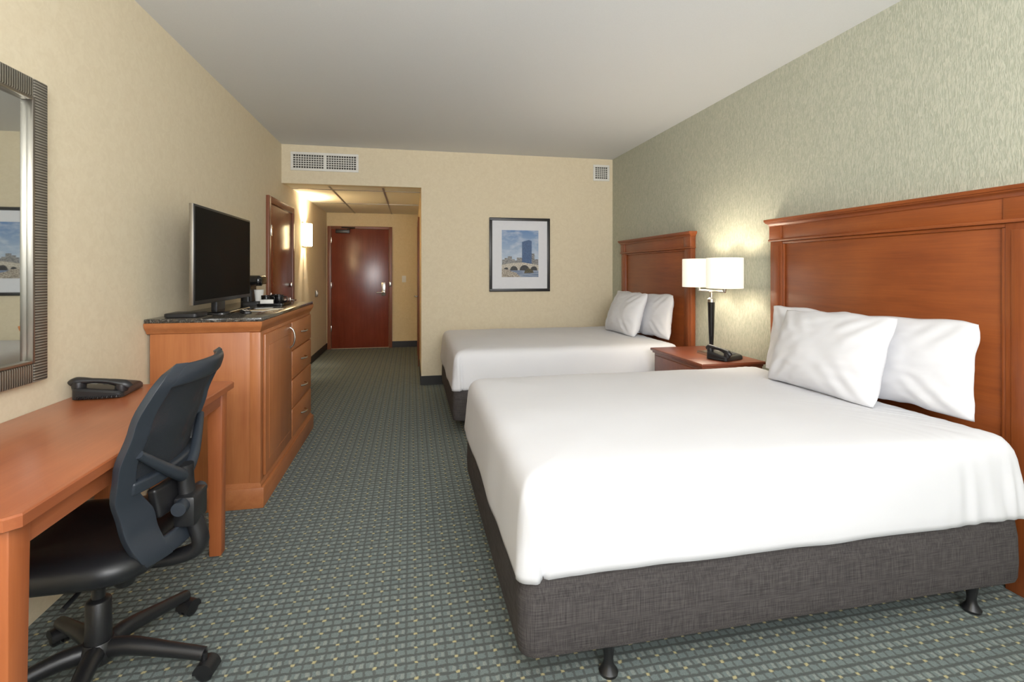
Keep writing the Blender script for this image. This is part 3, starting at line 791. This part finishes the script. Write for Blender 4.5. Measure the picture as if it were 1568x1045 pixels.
def patch(n_, s0, s1, za, zb, m_, th=0.024, ns=10, nz_=30, off=0.0, sub=True):
    vs = []; fs = []
    for i in range(nz_ + 1):
        z = za + (zb - za) * i / nz_
        for j in range(ns + 1):
            a_ = s0(z) if callable(s0) else s0; b_ = s1(z) if callable(s1) else s1
            vs.append(bp(a_ + (b_ - a_) * j / ns, z, off))
    for i in range(nz_):
        for j in range(ns):
            q = i * (ns + 1) + j
            fs.append((q, q + 1, q + ns + 2, q + ns + 1))
    o = mesh(n_, vs, fs, m_, e, True, 60)
    md = o.modifiers.new('s', 'SOLIDIFY'); md.thickness = th; md.offset = 0
    if sub:
        b_ = o.modifiers.new('b', 'BEVEL'); b_.width = th * 0.3; b_.segments = 3; b_.limit_method = 'ANGLE'
    return o
inn = lambda z: 0.80 - 0.24 * max(0, min(1, (0.72 - z) / 0.12))
patch('back_frame_near', -1.0, lambda z: -inn(z), 0.45, 1.045, M_chair)
patch('back_frame_far', lambda z: inn(z), 1.0, 0.45, 1.045, M_chair)
patch('back_frame_top', -0.84, 0.84, 0.985, 1.045, M_chair, nz_=6)
patch('back_frame_bottom', -0.66, 0.66, 0.45, 0.505, M_chair, nz_=5)
patch('back_frame_mid', -0.84, 0.84, 0.675, 0.715, M_chair, nz_=5, off=0.006)
patch('back_mesh', -0.84, 0.84, 0.70, 1.0, M_mesh, th=0.003, nz_=20, off=-0.004, sub=False)
patch('lumbar_pad', -0.50, 0.50, 0.56, 0.655, M_blk, th=0.03, nz_=8, off=-0.004)
p0 = bp(0, 0.69, 0.03)
tube('spine', [(CX + 0.06, CY, 0.385), (CX + 0.22, CY, 0.385), (CX + 0.295, CY, 0.42), bp(0, 0.52, 0.035), bp(0, 0.61, 0.032), p0], [0.03, 0.03, 0.032, 0.032, 0.03, 0.028], M_blk, e, 14, flat=0.8)
for s_ in (-1, 1):
    tube('yoke_arm', [bp(0, 0.65, 0.03), bp(s_ * 0.35, 0.70, 0.028), bp(s_ * 0.85, 0.80, 0.014)], [0.022, 0.018, 0.012], M_chair, e, 12)
box('slide_housing', CX + 0.235, CX + 0.30, CY - 0.055, CY + 0.055, 0.50, 0.60, M_blk, 0.012, e)
for s_ in (-1, 1):
    tube('adjust_knob', [(CX + 0.265, CY + s_ * 0.05, 0.575), (CX + 0.265, CY + s_ * 0.085, 0.575)], 0.022, M_chair, e, 16, False)

# ------------------------------------------------------------------ lights
def area(name, loc, rot, sx_, sy_, en, col):
    L = bpy.data.lights.new(name, 'AREA'); L.shape = 'RECTANGLE'; L.size = sx_; L.size_y = sy_; L.energy = en; L.color = col
    o = newobj(name, L); o.location = loc; o.rotation_euler = rot
    return o
area('window_daylight', (0.55, YB - 0.12, 1.5), (math.radians(90), 0, 0), 3.0, 1.8, 50, (0.96, 0.98, 1.0))
area('added_bounce_fill', (0.4, -1.0, 2.1), (math.radians(132), 0, 0), 1.8, 0.8, 155, (1.0, 0.99, 0.975))  # unseen fill light added to brighten ceiling and far wall; no fixture there
L = bpy.data.lights.new('sconce_bulb', 'POINT'); L.energy = 70; L.color = (1.0, 0.84, 0.62); L.shadow_soft_size = 0.035
o = newobj('sconce_bulb', L); o.location = (XL + 0.072, 7.0, 1.87)

W = bpy.data.worlds.new('World'); SC.world = W; W.use_nodes = True
W.node_tree.nodes['Background'].inputs[0].default_value = (0.85, 0.92, 1.0, 1); W.node_tree.nodes['Background'].inputs[1].default_value = 1.0

cam = bpy.data.cameras.new('camera'); co = bpy.data.objects.new('camera', cam); COL.objects.link(co)
co.location = (0, 0, 1.33); co.rotation_euler = (math.radians(90), 0, math.radians(-11.5))
cam.sensor_width = 36; cam.lens = 36 * 760 / 1568; cam.shift_y = -107.5 / 1568; cam.clip_start = 0.05
SC.camera = co
SC.view_settings.view_transform = 'Standard'
SC.view_settings.look = 'None'
SC.view_settings.exposure = 0.0
SC.view_settings.gamma = 1.10
